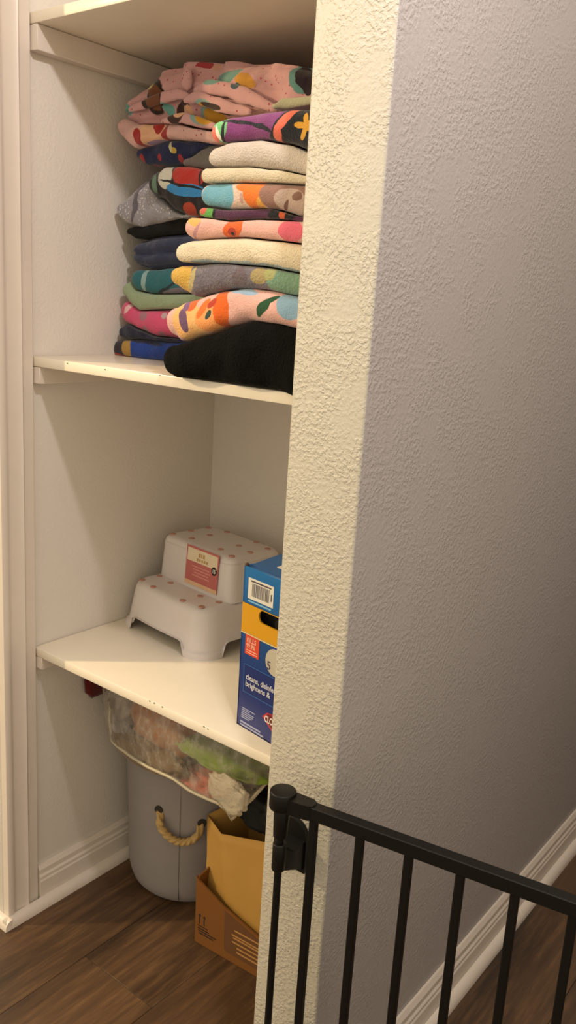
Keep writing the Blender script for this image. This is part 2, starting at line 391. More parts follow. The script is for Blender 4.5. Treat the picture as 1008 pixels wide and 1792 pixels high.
towel('purple_cloth', 'thin purple and green cloth squeezed between printed towels in the front pile', [(347, 362), (356, 362), (400, 367), (470, 364), (530, 382)],
      [(347, 372), (356, 381), (400, 385.5), (450, 382.5), (530, 385)], YF+.004, XR, DP, '4a2440',
      [(360, 374, 15, 14, 10, '5a9a4a'), (354, 366, 7, 9, 20, 'c05c4a'), (374, 376, 3, 14, 10, '161214'), (492, 376, 26, 14, 0, '17161a'), (493, 376, 6, 10, 0, 'b8502a')], amp=.002, group=GR, category='cloth')
towel('printed_towel', 'towel with blue, orange and brown print under the pale grey towels', [(351, 332), (357, 320), (400, 318), (460, 319), (535, 322)],
      [(351, 350), (360, 360), (400, 366), (450, 364), (480, 366), (530, 381)], YF, XR, DP, 'd8bdae',
      [(380, 342, 32, 27, 0, '6aa0b4'), (455, 326, 48, 12, 2, 'e0742a'), (442, 342, 17, 24, -35, 'e0742a'), (456, 356, 8, 11, -30, 'd89a40'), (498, 346, 50, 28, 12, '8a685c'), (508, 352, 30, 20, 12, 'b09a90'), (520, 344, 9, 7, 0, '7a5c50'), (422, 347, 4, 9, 5, 'c09a92'), (500, 358, 4, 10, 30, '6d5048')],
      amp=.003, group=GR)
towel('ivory_towel', 'thin ivory towel under the thick pale grey towel', [(350, 304), (358, 292), (430, 291), (480, 296), (537, 306)],
      [(350, 314), (357, 320), (400, 319), (460, 319), (535, 322)], YF, XR, DP, 'cdc0a6', amp=.0025, group=GR, nap=.8, napscale=380)
towel('grey_towel', 'thick pale grey towel under the purple printed blanket', [(364, 276), (376, 256), (400, 247), (450, 243), (495, 250), (540, 266)],
      [(364, 284), (372, 291), (430, 290.5), (480, 295.5), (537, 305.5)], YF, XR, DP, 'c4b8ae', amp=.0035, group=GR, nap=.8, napscale=380, rend=.035)
towel('purple_blanket', 'purple blanket printed with a yellow star and green edge, topping the front pile', [(368, 226), (376, 210), (400, 203), (450, 195), (490, 191), (545, 185)],
      [(368, 238), (376, 250), (400, 245), (450, 241.5), (490, 247), (543, 264)], YF, XR, DP, '7c3c72',
      [(380, 222, 19, 26, 10, '6fb87a'), (375, 236, 6, 15, -25, 'd87060'), (382, 234, 3, 14, -25, 'e8e0d0'), (390, 232, 3, 22, 8, '22202a'), (420, 213, 45, 3, 8, '22202a'), (455, 222, 22, 4, 20, '22202a'), (520, 224, 40, 40, 0, '22242c'), (484, 224, 8, 30, 38, '22242c'), (500, 206, 7, 34, 48, 'dd6e58'), (484, 232, 8, 14, 8, 'dd6e58'), (535, 221, 8, 8, 0, 'd8a040'), (533.5, 210.1, 4.2, 13, -8, 'd8a040'), (544.9, 216.2, 4.2, 13, 64, 'd8a040'), (542.6, 228.9, 4.2, 13, 136, 'd8a040'), (529.8, 230.7, 4.2, 13, 208, 'd8a040'), (524.2, 219.1, 4.2, 13, 280, 'd8a040')],
      amp=.003, group=GR, category='blanket', rend=.03)
# ---- rear pile
YL = .20; XL = .345; DL = .29
towel('blue_cloth', 'bright blue cloth with a yellow patch at the bottom of the rear pile', [(196, 606), (203, 595), (240, 593), (290, 598), (330, 599)], [(196, 612), (203, 624), (250, 630), (330, 637)], YL, XL, DL, '1a3c8c',
      [(204, 608, 14, 18, 0, '2c2830'), (220, 608, 10, 16, 0, 'a8843a'), (215, 626, 26, 4, 8, 'a8382a'), (235, 594, 60, 4, 4, '20284a')], group=GL, category='cloth')
towel('navy_cloth', 'thin dark navy cloth between the blue and pink flowered cloths', [(206, 580), (215, 566), (240, 578), (270, 590), (330, 596)], [(206, 586), (215, 594), (240, 593), (290, 597.5), (330, 598.5)], YL, XL, DL, '171a30', group=GL, category='cloth')
towel('flowered_cloth', 'bright pink cloth with small grey flower print in the rear pile', [(208, 545), (216, 521), (228, 535), (240, 543), (330, 540)], [(208, 556), (218, 566), (240, 577), (270, 589), (330, 596)], YL, XL, DL, 'c84e72',
      [(222, 540, 3, 12, 40, 'd8b0b0'), (250, 553, 8, 7, 0, '9c6a78'), (284, 552, 6, 5, 0, 'b89aa0'), (252, 577, 7, 6, 0, '9c6a78'), (278, 584, 6, 5, 0, '9c6a78')], amp=.004, group=GL, category='cloth', specks=[('8a4a60', 60, .13)])
towel('green_towel', 'pale sage green towel in the rear pile', [(214, 506), (222, 491), (232, 508), (262, 514), (330, 514)], [(214, 512), (226, 532), (240, 543), (280, 541), (330, 540)], YL, XL, DL, '8c9c7c', group=GL, amp=.003, nap=.8)
towel('teal_cloth', 'teal cloth with one pale stripe under the navy folded cloth', [(228, 480), (233, 471), (262, 471), (300, 467), (340, 465)], [(228, 495), (235, 508), (262, 514), (340, 513)], YL, XL, DL, '246068',
      [(250, 490, 4, 30, 12, '84a0a0'), (300, 514, 36, 9, -10, '77707e'), (284, 506, 30, 2.5, -22, '1b2a34')], group=GL, category='cloth')
towel('navy_towel', 'thick navy towel folded in two in the rear pile', [(229, 438), (238, 421), (262, 414), (290, 411), (340, 405)], [(229, 452), (240, 466), (255, 470.5), (300, 466.5), (340, 464)], YL, XL, DL, '2a3048', layers=2, amp=.004, group=GL, rend=.03)
towel('black_cloth', 'thin black cloth lying on the thick navy towel', [(222, 402), (232, 395), (262, 392), (300, 382), (345, 374)], [(222, 406), (236, 418), (262, 413), (290, 410), (345, 404)], YL, XL, DL, '14120f', group=GL, category='cloth', sheen=.05)
towel('silver_cloth', 'silver grey cloth with a shiny swirl pattern and drooping corner', [(204, 362), (220, 338), (248, 313), (262, 322), (276, 346), (300, 369), (320, 378.5), (345, 373)], [(204, 372), (214, 390), (238, 397), (262, 391), (310, 380), (345, 374)], YL-.012, XL-.06, DL, '8d8a90',
      [(238, 350, 5, 40, 22, '5b5660')], amp=.006, group=GL, category='cloth', rend=.05, rough=.5, specks=[('c4c0c4', 210, .3)], warp=.012)
towel('red_blanket', 'red, white, blue and black printed blanket over the silver cloth', [(258, 318), (268, 304), (282, 290), (320, 289), (360, 296)], [(258, 326), (275, 345), (300, 368), (320, 377), (360, 372)], YL-.03, XL+.012, DL+.02, '191615',
      [(288, 306, 14, 24, -15, 'b8b4a4'), (328, 307, 32, 20, 8, 'a02a20'), (347, 306, 2, 22, -8, '201a1a'), (326, 333, 40, 11, 6, '2f7ab0'), (316, 323, 44, 2.5, 10, '191615'), (270, 322, 5, 16, -15, '56705c'), (326, 366, 12, 12, 10, 'a03a20'), (346, 362, 8, 14, 0, '191615')],
      amp=.004, group=GL, category='blanket', rend=.04)
towel('grey_cloth', 'plain mid grey cloth corner beside the navy star cloth', [(318, 288), (335, 272), (350, 258), (372, 246)], [(318, 289), (340, 294), (372, 300)], YL-.012, XL+.03, .22, '6c6662', group=GL, category='cloth', amp=.002)
towel('star_cloth', 'navy cloth printed with small red and yellow stars under the pink blanket', [(236, 262), (250, 254), (290, 243), (330, 246), (362, 250)], [(236, 272), (250, 287), (290, 289), (318, 286), (335, 271), (362, 256)], YL-.008, XL+.02, DL, '1c2448',
      [(304, 262, 6, 5, 20, 'b89a40'), (299, 256, 2.5, 9, -25, 'c0b890'), (278, 275, 4, 6, 30, '9a2c34'), (314, 278, 5, 8, -20, '9a2c34'), (245, 281, 6, 10, 20, '9a2c28'), (268, 291, 22, 3, 8, '9a2c28')], amp=.004, group=GL, category='cloth')
# ---- pink blanket spread over both piles
towel('pink_blanket', 'crumpled pale pink blanket with colourful print heaped under the upper shelf', [(214, 205), (226, 176), (258, 132), (290, 116), (322, 106), (400, 103), (450, 106), (545, 112), (640, 118)],
      [(214, 212), (232, 216), (262, 214), (300, 212), (340, 222), (372, 226), (420, 215), (470, 205), (545, 196), (640, 190)], .185, .66, .31, 'c39595',
      [(272, 168, 22, 28, -20, '2a1e18'), (275, 172, 15, 20, -20, '6a4028'), (264, 148, 12, 9, 20, 'b8b070'), (222, 188, 9, 15, -35, '5a9a94'), (318, 198, 20, 20, 10, '3a2420'), (325, 197, 13, 12, 0, 'd0a080'), (292, 192, 9, 10, 0, '6aa09a'), (366, 200, 24, 20, 5, '7f9c98'), (370, 202, 20, 17, 5, 'c08c30'), (383, 190, 20, 5, 15, '3a2a24'), (396, 135, 32, 12, -10, '6a9088'), (432, 142, 18, 10, 15, 'c08a3c'), (422, 152, 8, 6, 20, '4a5660'), (530, 135, 22, 28, -30, '5c8480'), (532, 140, 10, 30, -30, '2c2028'), (352, 112, 14, 5, 0, '9a3a40'), (368, 114, 8, 5, 0, 'c09080')],
      amp=.008, group='folded cloths in the rear pile', category='blanket', rend=.05, specks=[('a8405a', 90, .14)], layers=2, nap=.2, crumple=.016)
towel('pink_sheet', 'rolled pale pink printed sheet edge hanging below the pink blanket', [(204, 222), (212, 205), (235, 215), (262, 216), (300, 214), (340, 224), (376, 230)],
      [(204, 232), (214, 240), (232, 259), (250, 253), (290, 242), (330, 245), (376, 252)], .178, XL+.035, .30, 'cda49e',
      [(265, 232, 24, 24, 10, 'd8a988'), (272, 216, 9, 18, -35, '9c2828'), (244, 240, 8, 15, -20, '9c2828'), (287, 232, 6, 14, 10, '9c2828'), (270, 248, 18, 4, -5, '9a7c9a')], amp=.006, group='folded cloths in the rear pile', category='sheet', rend=.03, specks=[('a8405a', 90, .12)], crumple=.008)
towel('pale_green_cloth', 'pale green cloth corner lying on the purple blanket', [(474, 188), (490, 170), (520, 168), (545, 166)], [(474, 190), (500, 189.5), (545, 184)], .06, XR, .10, 'a5a284', group='folded towels in the front pile', category='cloth', amp=.002)

pinkb = bpy.data.objects['pink_blanket']
def fold(path, r, y, squash=.55):
    pts = [hit(px, py, 1, y)-pinkb.location for px, py in path]
    fine = []
    for i in range(len(pts)-1):
        for k in range(6): fine.append(pts[i].lerp(pts[i+1], k/6))
    fine.append(pts[-1]); n_ = len(fine); vs = []; fs = []; sg = 12
    for i, p in enumerate(fine):
        t = (fine[min(i+1, n_-1)]-fine[max(i-1, 0)]).normalized(); v = Vector((0, -1, 0)); u = t.cross(v).normalized(); w = t.cross(u)
        e = math.sin(math.pi*(.04+.92*i/(n_-1)))**.5; rr = r*e*(1+.25*noise.noise(p*40))
        p = p+Vector((0, .004*noise.noise(p*25), 0))
        for k in range(sg):
            a = 2*math.pi*k/sg; vs.append(p+u*rr*math.cos(a)+w*rr*squash*math.sin(a))
    for i in range(n_-1):
        for k in range(sg): fs.append([i*sg+k, i*sg+(k+1) % sg, (i+1)*sg+(k+1) % sg, (i+1)*sg+k])
    fs += [list(range(sg))[::-1], [(n_-1)*sg+k for k in range(sg)]]
    link('fold', mesh('fold', vs, fs), pinkb.data.materials[0], pinkb)
fold([(340, 158), (365, 152), (400, 157), (440, 172), (485, 192)], .013, .172)
fold([(322, 176), (345, 170), (372, 180), (405, 190), (440, 196)], .011, .170)
fold([(225, 192), (255, 182), (285, 172), (310, 165), (330, 168)], .010, .178)
fold([(330, 120), (326, 140), (330, 156)], .012, .178)
fold([(280, 212), (320, 206), (350, 214), (380, 222)], .009, .172)
# ------------------------------------------------------------------ step stool
SC = Vector((.01, .225, Z3T)); SD = Vector((.991, -.133, 0)).normalized(); SR = math.atan2(SD.y, SD.x)
st = empty('step_stool', SC+SD*.145+Vector((-SD.y, SD.x, 0))*.12, 'white two-tier plastic step stool with small dusty pink dots', 'stool', SR)
M_PLAS = plain('white stool plastic', 'd2cac8', .35, var=.03, vs=20)
M_DOT = plain('dusty pink rubber', 'b9897c', .6)
def rrect(hw, v0, v1, r, n=10, bulge=0):
    pts = []
    for cx, cy, a0 in ((hw-r, v1-r, 0), (-hw+r, v1-r, 90), (-hw+r, v0+r, 180), (hw-r, v0+r, 270)):
        for k in range(n+1):
            a = math.radians(a0+90*k/n); pts.append((cx+r*math.cos(a), cy+r*math.sin(a)))
    out = []
    for i, p in enumerate(pts):
        q = pts[(i+1) % len(pts)]; d = math.hypot(q[0]-p[0], q[1]-p[1]); m = max(1, int(d/.008))
        for k in range(m): out.append((p[0]+(q[0]-p[0])*k/m, p[1]+(q[1]-p[1])*k/m))
    res = []
    for x, y in out:
        if y < (v0+v1)/2: y -= bulge*(1-(x/hw)**2)
        res.append((x, y))
    return res
V0 = -.12
def tier(name, hwb, hwt, v0b, v0t, v1b, v1t, z0, z1, r, foot=0, bulge=.008):
    L0 = rrect(hwb, v0b, v1b, r, bulge=bulge)
    def at(t, ins=0):   # t 0..1 from bottom to top
        hw = hwb+(hwt-hwb)*t-ins; v0 = v0b+(v0t-v0b)*t+ins; v1 = v1b+(v1t-v1b)*t-ins
        s0 = []
        for x, y in L0:
            s0.append((x/hwb*hw, v0+(y-v0b)/(v1b-v0b)*(v1-v0)))
        return s0
    n = len(L0); rows = []
    def archz(x, y):
        if not foot: return 0
        fx = min(1, max(0, (hwb-.052-abs(x))/.012)); cy = (v0b+v1b)/2; fy = min(1, max(0, ((v1b-v0b)/2-.052-abs(y-cy))/.012))
        front = (y < v0b+.03) or (y > v1b-.03); 
        f = fx if front and abs(x) < hwb-.02 else fy
        return foot*f*f*(3-2*f)
    az = [archz(x, y) for x, y in L0]
    h = z1-z0
    lv = [0, .004, .012, .016] if foot else [0]
    rowsd = []
    for z in lv: rowsd.append((z, .004 if foot and z < .013 else 0))
    for t in (.35, .55, .75, .86): rowsd.append((h*t, 0))
    fr = .014
    for a in (0, 25, 45, 65, 90):
        a = math.radians(a); rowsd.append((h-fr+fr*math.sin(a), -fr*(1-math.cos(a))))
    vs = []; fs = []
    for z, out in rowsd:
        ring = at(z/h, -out)
        for k, (x, y) in enumerate(ring):
            zz = max(z, az[k]+z*.02); vs.append((x, y, z0+min(zz, max(z, h))))
    m = len(rowsd)
    for j in range(m-1):
        for k in range(n): fs.append([j*n+k, j*n+(k+1) % n, (j+1)*n+(k+1) % n, (j+1)*n+k])
    top = [(m-1)*n+k for k in range(n)]; fs.append(top)
    me = mesh(name, vs, fs); me.set_sharp_from_angle(angle=math.radians(38)); return me
Z_LO, Z_UP = .103, .197
lower = link('lower_step', tier('lower_step', .145, .128, V0-.002, V0+.012, .125, .118, 0, Z_LO, .045, .032), M_PLAS, st)
upper = link('upper_step', tier('upper_step', .126, .119, V0+.082, V0+.088, .117, .112, Z_LO-.002, Z_UP, .022, 0, .002), M_PLAS, st)
dm = cyl_me('dot', (0, 0, -.001), (0, 0, .0012), .0068, seg=18); dm.materials.append(M_DOT)
for zz, par, rows in ((Z_LO, lower, [(.104, (.020, .066)), (.052, (.012, .058))]), (Z_UP, upper, [(.101, (.104, .155, .206)), (.050, (.117, .168, .219))])):
    for u, vv in rows:
        for s in (-1, 1):
            for v in vv:
                o = bpy.data.objects.new('dot', dm); COL.objects.link(o); o.parent = par; o.location = (s*u, V0+v+(.006 if zz == Z_LO else 0), zz)
sp = link('sticker', box_me('sticker', (0, -.0008, 0), (.108, 0, .078)), plain('pink sticker paper', 'b5625e', .5), upper, (-.022, V0+.0795, .112))
sp.rotation_euler[0] = -.062; sp.scale[2] = 1.09
sp['label'] = 'pink and cream product sticker'
def spart(name, lo, hi, mat): return link(name, box_me(name, (lo[0], -.0012, lo[1]), (hi[0], -.0008, hi[1])), mat, sp)
M_STC = plain('sticker cream', 'd8c8ac', .5); M_GOLD = plain('sticker gold print', 'b08a50', .4)
spart('cream_panel', (.004, .048), (.104, .074), M_STC); spart('cream_strip', (.0, .0), (.108, .008), plain('sticker tan', 'd4ac88', .5))
for k, (a, b) in enumerate([(.042, .048), (.050, .053), (.056, .062)]): link('gold_print', box_me('g', (a, -.0015, .060), (b, -.0011, .068)), M_GOLD, sp)
for k in range(5): link('gold_print', box_me('g', (.036+k*.008, -.0015, .0515), (.041+k*.008, -.0011, .057)), M_GOLD, sp)
M_PKP = plain('sticker pale print', 'd08a84', .5)
for k, (a, b) in enumerate([(.022, .080), (.026, .084), (.030, .078), (.024, .082)]): link('print_line', box_me('p', (a, -.0012, .038-k*.006), (b, -.0009, .0405-k*.006)), M_PKP, sp)
link('size_dot', cyl_me('size_dot', (.095, -.0014, .044), (.095, -.0008, .044), .0085), M_BLACK, sp)
t = link('lettering', text_me('15', .011, .0002), plain('print white', 'e6e2da', .5), sp, (.0895, -.0016, .040)); t.rotation_euler[0] = math.pi/2
# ------------------------------------------------------------------ blue carton
BA = Vector((.514, .046, Z3T)); BD = Vector((.988, -.155, 0)).normalized(); BN = Vector((-BD.y, BD.x, 0)); BR = math.atan2(BD.y, BD.x)
BW, BDp, BH = .150, .150, .288
cb_ = empty('blue_carton', BA+BD*BW/2+BN*BDp/2, 'blue and yellow disinfecting wipes carton with a hand hole beside the step stool', 'box', BR)
def uv(px, py):
    p = hitp(px, py, BA, BN); return ((p-BA).dot(BD), p.z-Z3T)
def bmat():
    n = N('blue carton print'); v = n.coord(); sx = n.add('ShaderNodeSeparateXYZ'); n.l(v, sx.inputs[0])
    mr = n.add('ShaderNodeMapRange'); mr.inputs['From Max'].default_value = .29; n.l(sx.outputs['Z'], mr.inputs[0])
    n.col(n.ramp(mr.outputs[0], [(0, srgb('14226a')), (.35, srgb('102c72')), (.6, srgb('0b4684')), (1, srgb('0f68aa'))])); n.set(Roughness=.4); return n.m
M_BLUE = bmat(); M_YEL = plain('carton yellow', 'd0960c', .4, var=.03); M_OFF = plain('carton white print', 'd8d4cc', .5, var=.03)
# body: four side panels with a real hand hole in the front
def carton_body():
    bm = bmesh.new(); T = .003; hw, hd = BW/2, BDp/2
    def bx(lo, hi):
        m = box_me('t', lo, hi); bm.from_mesh(m); bpy.data.meshes.remove(m)
    bx((-hw, hd-T, 0), (hw, hd, BH)); bx((-hw, -hd, 0), (-hw+T, hd, BH)); bx((hw-T, -hd, 0), (hw, hd, BH)); bx((-hw, -hd, 0), (hw, hd, T))
    me = bpy.data.meshes.new('carton_body'); bm.to_mesh(me); bm.free(); return me
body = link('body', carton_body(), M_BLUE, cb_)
# front panel with rounded slot
u0, v_t = uv(453, 1072); hx0 = u0; hz0, hz1 = uv(470, 1097)[1], uv(470, 1063)[1]
hx0 -= BW/2; hx1 = -hx0+.004
def slot_panel(name, x0, x1, z0, z1, a0, a1, b0, b1, ya, yb):
    r = (b1-b0)/2; n = 12; hole = []
    for k in range(n+1):
        a = math.radians(90+180*k/n); hole.append((a0+r+r*math.cos(a), (b0+b1)/2+r*math.sin(a)))
    for k in range(n+1):
        a = math.radians(-90+180*k/n); hole.append((a1-r+r*math.cos(a), (b0+b1)/2+r*math.sin(a)))
    out = []
    for x, z in hole:
        dx, dz = x-(a0+a1)/2, z-(b0+b1)/2
        if abs(dz) >= r*.7: out.append((x, z1 if dz > 0 else z0))
        else: out.append((x0 if dx < 0 else x1, (z0+z1)/2+dz/(r*.7)*(z1-z0)/2))
    vs = []; m = len(hole)
    for y in (ya, yb):
        vs += [(x, y, z) for x, z in hole]+[(x, y, z) for x, z in out]
    fs = []
    for k in range(m):
        j = (k+1) % m
        fs += [[k, j, m+j, m+k], [2*m+k, 2*m+j, 3*m+j, 3*m+k], [k, j, 2*m+j, 2*m+k]]
    for (cx, cz, k0) in ((x0, z1, None), (x0, z0, None), (x1, z0, None), (x1, z1, None)):
        for k in range(m):
            j = (k+1) % m; A, B = out[k], out[j]
            if abs(A[0]-B[0]) > 1e-6 and abs(A[1]-B[1]) > 1e-6 and ((abs(A[0]-cx) < 1e-6 and abs(B[1]-cz) < 1e-6) or (abs(B[0]-cx) < 1e-6 and abs(A[1]-cz) < 1e-6)):
                for s, y in ((0, ya), (2*m, yb)):
                    vs.append((cx, y, cz)); fs.append([s+m+k, s+m+j, len(vs)-1])
    return mesh(name, vs, fs, False)
yl, yh = uv(419, 1100)[1]-.001, uv(424, 1052)[1]
hd = -BDp/2
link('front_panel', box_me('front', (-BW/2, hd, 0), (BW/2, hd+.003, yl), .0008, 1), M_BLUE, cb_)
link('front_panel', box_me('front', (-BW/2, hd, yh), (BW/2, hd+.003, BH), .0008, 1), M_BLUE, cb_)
link('yellow_band', slot_panel('yellow_band', -BW/2, BW/2, yl, yh, hx0, hx1, max(yl+.004, hz0), min(yh-.0015, hz1), hd-.0001, hd+.003), M_YEL, cb_)
link('inner_shade', box_me('inner_shade', (-BW/2+.004, hd+.02, yl-.02), (BW/2-.004, hd+.022, yh+.02)), plain('black hole shade', '0a0806', .9), cb_)  # black sheet standing in for the shade inside the carton
link('top_flap', box_me('top_flap', (-BW/2+.002, hd+.006, BH-.004), (BW/2-.002, -hd-.003, BH-.001), .0008, 1), plain('carton lid blue', '2f5f9a', .4), cb_)
tf = link('top_flap', box_me('top_flap', (-BW/2+.004, 0, 0), (BW/2-.004, .07, .0015)), plain('carton lid blue', '2f5f9a', .4), cb_, (0, hd+.012, BH-.001)); tf.rotation_euler[0] = .12
link('white_patch', box_me('patch', (-.03, .02, .0016), (.06, .05, .0022)), M_OFF, tf)
def bp(name, px0, px1, mat, y0=.0006, pad=0):
    (a, b), (c, d) = px0, px1
    return link(name, box_me(name, (a-BW/2, hd-y0, b), (c-BW/2, hd-y0+.0004, d)), mat, cb_)
def rel(x0, y0, x1, y1):
    a = uv(x0, y0); b = uv(x1, y1); return (min(a[0], b[0]), min(a[1], b[1])), (max(a[0], b[0]), max(a[1], b[1]))
bl = uv(434, 1047); tr = uv(480, 1027)
B0 = (bl[0], uv(434, 1046)[1]); B1 = (uv(480, 1027)[0], uv(437, 1010)[1])
bp('barcode_label', B0, B1, M_OFF)
M_INK = plain('barcode ink', '4a4452', .5)
x = B0[0]+.010; random.seed(4)
while x < B1[0]-.010:
    wdt = random.choice((.0006, .0009, .0014)); bp('barcode_bar', (x, B0[1]+.006), (x+wdt, B1[1]-.008), M_INK, .0009); x += wdt+random.choice((.0009, .0014))
bp('label_print', (B0[0]+.006, B1[1]-.006), (B1[0]-.006, B1[1]-.0035), M_INK, .0009)
bp('label_print', (B1[0]-.006, B0[1]+.010), (B1[0]-.0035, B0[1]+.022), M_INK, .0009)
M_PB = plain('pale blue print', '7fb4d8', .5)
bp('print_line', (B0[0]+.001, B0[1]-.0055), (B1[0]-.004, B0[1]-.0028), M_PB)
bp('band_edge', (0.0003, yl-.0022), (BW-.0003, yl-.0004), plain('pale cream print', 'e0cf9a', .5))
def btext(s, px, size, mat, bold=.0, sx=1, y0=.0009, name='lettering'):
    u, v = px; o = link(name, text_me(s, size, bold), mat, cb_, (u-BW/2, hd-y0, v)); o.rotation_euler[0] = math.pi/2; o.scale[0] = sx; return o
ra = uv(429, 1139); rb = (uv(454, 1115)[0], uv(431, 1104)[1])
R0 = (uv(429, 1140)[0], yl-.037); R1 = (uv(453, 1148)[0], yl-.002)
bp('red_badge', R0, R1, plain('red badge print', 'd0462c', .45))
M_LT = plain('badge lettering', 'f0b8a0', .5)
rw = R1[0]-R0[0]
btext('KILLS', (R0[0]+rw*.12, R1[1]-.0125), .0120, M_LT, .0002, .84); btext('99.9%', (R0[0]+rw*.10, R1[1]-.0225), .0115, M_LT, .0002, .80)
for k in range(2): bp('print_line', (R0[0]+rw*.12, R1[1]-.0275-k*.004), (R0[0]+rw*.88, R1[1]-.0262-k*.004), M_LT, .0009)
cu, cv = uv(482, 1161); 
link('number_disc', cyl_me('number_disc', (cu-BW/2, hd-.0009, cv), (cu-BW/2, hd-.0004, cv), .0235, seg=40), plain('grey disc print', 'b9b2a4', .4), cb_)
fu, fv = uv(468, 1170); btext('5', (fu-.001, fv), .021, M_INK, .0002, .95, .0012)
# outlined claim panel
pa = uv(428, 1160); pb = uv(426, 1209)
P0 = (pa[0], pb[1]); P1 = (BW-.012, pa[1])
bp('claim_panel', P0, P1, plain('claim panel blue', '0f2568', .4), .0005)
M_LN = plain('claim outline', '3a74b8', .4)
for a, b in (((P0[0], P0[1]), (P1[0], P0[1]+.0008)), ((P0[0], P1[1]-.0008), (P1[0], P1[1])), ((P0[0], P0[1]), (P0[0]+.0008, P1[1]))): bp('outline', a, b, M_LN, .0008)
M_TX = plain('white lettering', 'cfd0da', .5, var=.02)
btext('cleans, disinfects,', (uv(431, 1186)[0], uv(431, 1187)[1]), .0138, M_TX, .00015, .92)
btext('brightens &', (uv(430, 1199)[0], uv(430, 1199)[1]), .0138, M_TX, .00015, .98)
M_T2 = plain('small print', '9aa0c4', .5, var=.02)
s0 = uv(424, 1238)
for k, L in enumerate((.034, .020, .032, .031, .028, .022)): bp('print_line', (s0[0]-.0004*k, s0[1]-.0035*k), (s0[0]-.0004*k+L, s0[1]-.0035*k+.0018), M_T2)
s1 = uv(421, 1262)
for k, L in enumerate((.052, .060)): bp('print_line', (s1[0], s1[1]-.0055*k), (s1[0]+L, s1[1]-.0055*k+.0032), M_T2)
lu, lv = uv(459, 1253); lo_ = []
dia = [(0, 0), (.012, .011), (.030, .013), (.048, .011), (.060, 0), (.030, -.020)]
def poly(name, pts, y0, mat, k=1.0):
    cx = sum(p[0] for p in pts)/len(pts); cz = sum(p[1] for p in pts)/len(pts)
    pts = [(cx+(a-cx)*k, cz+(b-cz)*k) for a, b in pts]
    return link(name, prism(name, [(lu-BW/2+a, lv+b) for a, b in pts], 1, hd-y0, hd-y0+.0004), mat, cb_)
poly('logo_diamond', dia, .0006, plain('logo red', 'b83038', .4)); poly('logo_diamond', dia, .0009, plain('logo dark red', '6a1420', .4), .84)
btext('CLOROX', (lu+.007, lv-.006), .0165, plain('logo white', 'e8e4e0', .4), .0003, .62, .0012)
link('torn_tab', lump_me('torn_tab', (0, 0, 0), (.004, .004, .005), .3, 3, 5, sub=1), plain('carton brown edge', '4a3528', .8), cb_, (-BW/2+.002, hd+.004, BH))
# ------------------------------------------------------------------ laundry hamper
HC = Vector((.166, .312, 0)); HR = .150; HH = .385
hm = empty('laundry_hamper', HC, 'grey fabric laundry hamper with a rope handle beside the cardboard box', 'hamper')
M_HAMP = plain('grey lilac canvas', '8d8684', .85, var=.07, vs=14, bump=.3, bs=500)
def hamper_me():
    rows = [(0.001, .0), (.001, .100), (.002, .113), (.007, .124), (.017, .133), (.034, .139), (.06, .1425), (.16, .146), (.3, .149), (.35, .150), (HH-.01, .150), (HH, .147), (HH-.006, .143), (.3, .142), (.03, .134), (.02, .0)]
    seg = 72; vs = []; fs = []
    for z, r in rows:
        for k in range(seg):
            a = 2*math.pi*k/seg; w = .0025*noise.noise(Vector((math.cos(a)*2, math.sin(a)*2, z*9)))
            rr = max(.0005, r+(w if .02 < z < .36 and r > .14 else 0)); vs.append((rr*math.cos(a), rr*math.sin(a), z))
    for j in range(len(rows)-1):
        for k in range(seg): fs.append([j*seg+k, j*seg+(k+1) % seg, (j+1)*seg+(k+1) % seg, (j+1)*seg+k])
    return mesh('hamper_body', vs, fs)
link('body', hamper_me(), M_HAMP, hm)
def on_hamper(px, py, off=0):
    d = ray(px, py); R = HR-.003+off
    o2 = CAM-HC; a = d.x**2+d.y**2; b = 2*(o2.x*d.x+o2.y*d.y); c = o2.x**2+o2.y**2-R*R
    disc = max(0, b*b-4*a*c); tt = (-b-math.sqrt(disc))/(2*a); return CAM+d*tt-HC
sa = on_hamper(316, 1420); ang = math.atan2(sa.y, sa.x)
link('seam', tube_me('seam', [((HR+w_)*math.cos(ang), (HR+w_)*math.sin(ang), z_) for z_, w_ in ((.02, -.0125), (.06, -.007), (.16, -.004), (.3, -.001), (.37, 0))], .0012, 6), plain('seam grey', '6f6866', .9), hm)
h0 = on_hamper(279, 1416); h1 = on_hamper(353, 1440)
M_ROPE = plain('straw coloured rope', 'b59660', .9, var=.25, vs=220, bump=.4, bs=400)
rp = []
for k in range(81):
    t = k/80; p = h0.lerp(h1, t); s = 4*t*(1-t)
    rad = Vector((p.x, p.y, 0)).normalized(); R = HR-.002+.016*min(1, s*2.2)-.006*(1-min(1, s*4))
    rp.append(Vector((rad.x*R, rad.y*R, p.z-.046*s**.75)))
rope = link('rope_handle', tube_me('rope', rp, .0074, 18, .25, .26), M_ROPE, hm)
M_EYE = plain('dark eyelet', '3a342c', .5, .4)
for h in (h0, h1):
    rd = Vector((h.x, h.y, 0)).normalized(); p = Vector((rd.x*(HR-.001), rd.y*(HR-.001), h.z))
    link('eyelet', cyl_me('eyelet', p-rd*.004, p+rd*.0025, .0095, seg=20), M_EYE, hm)
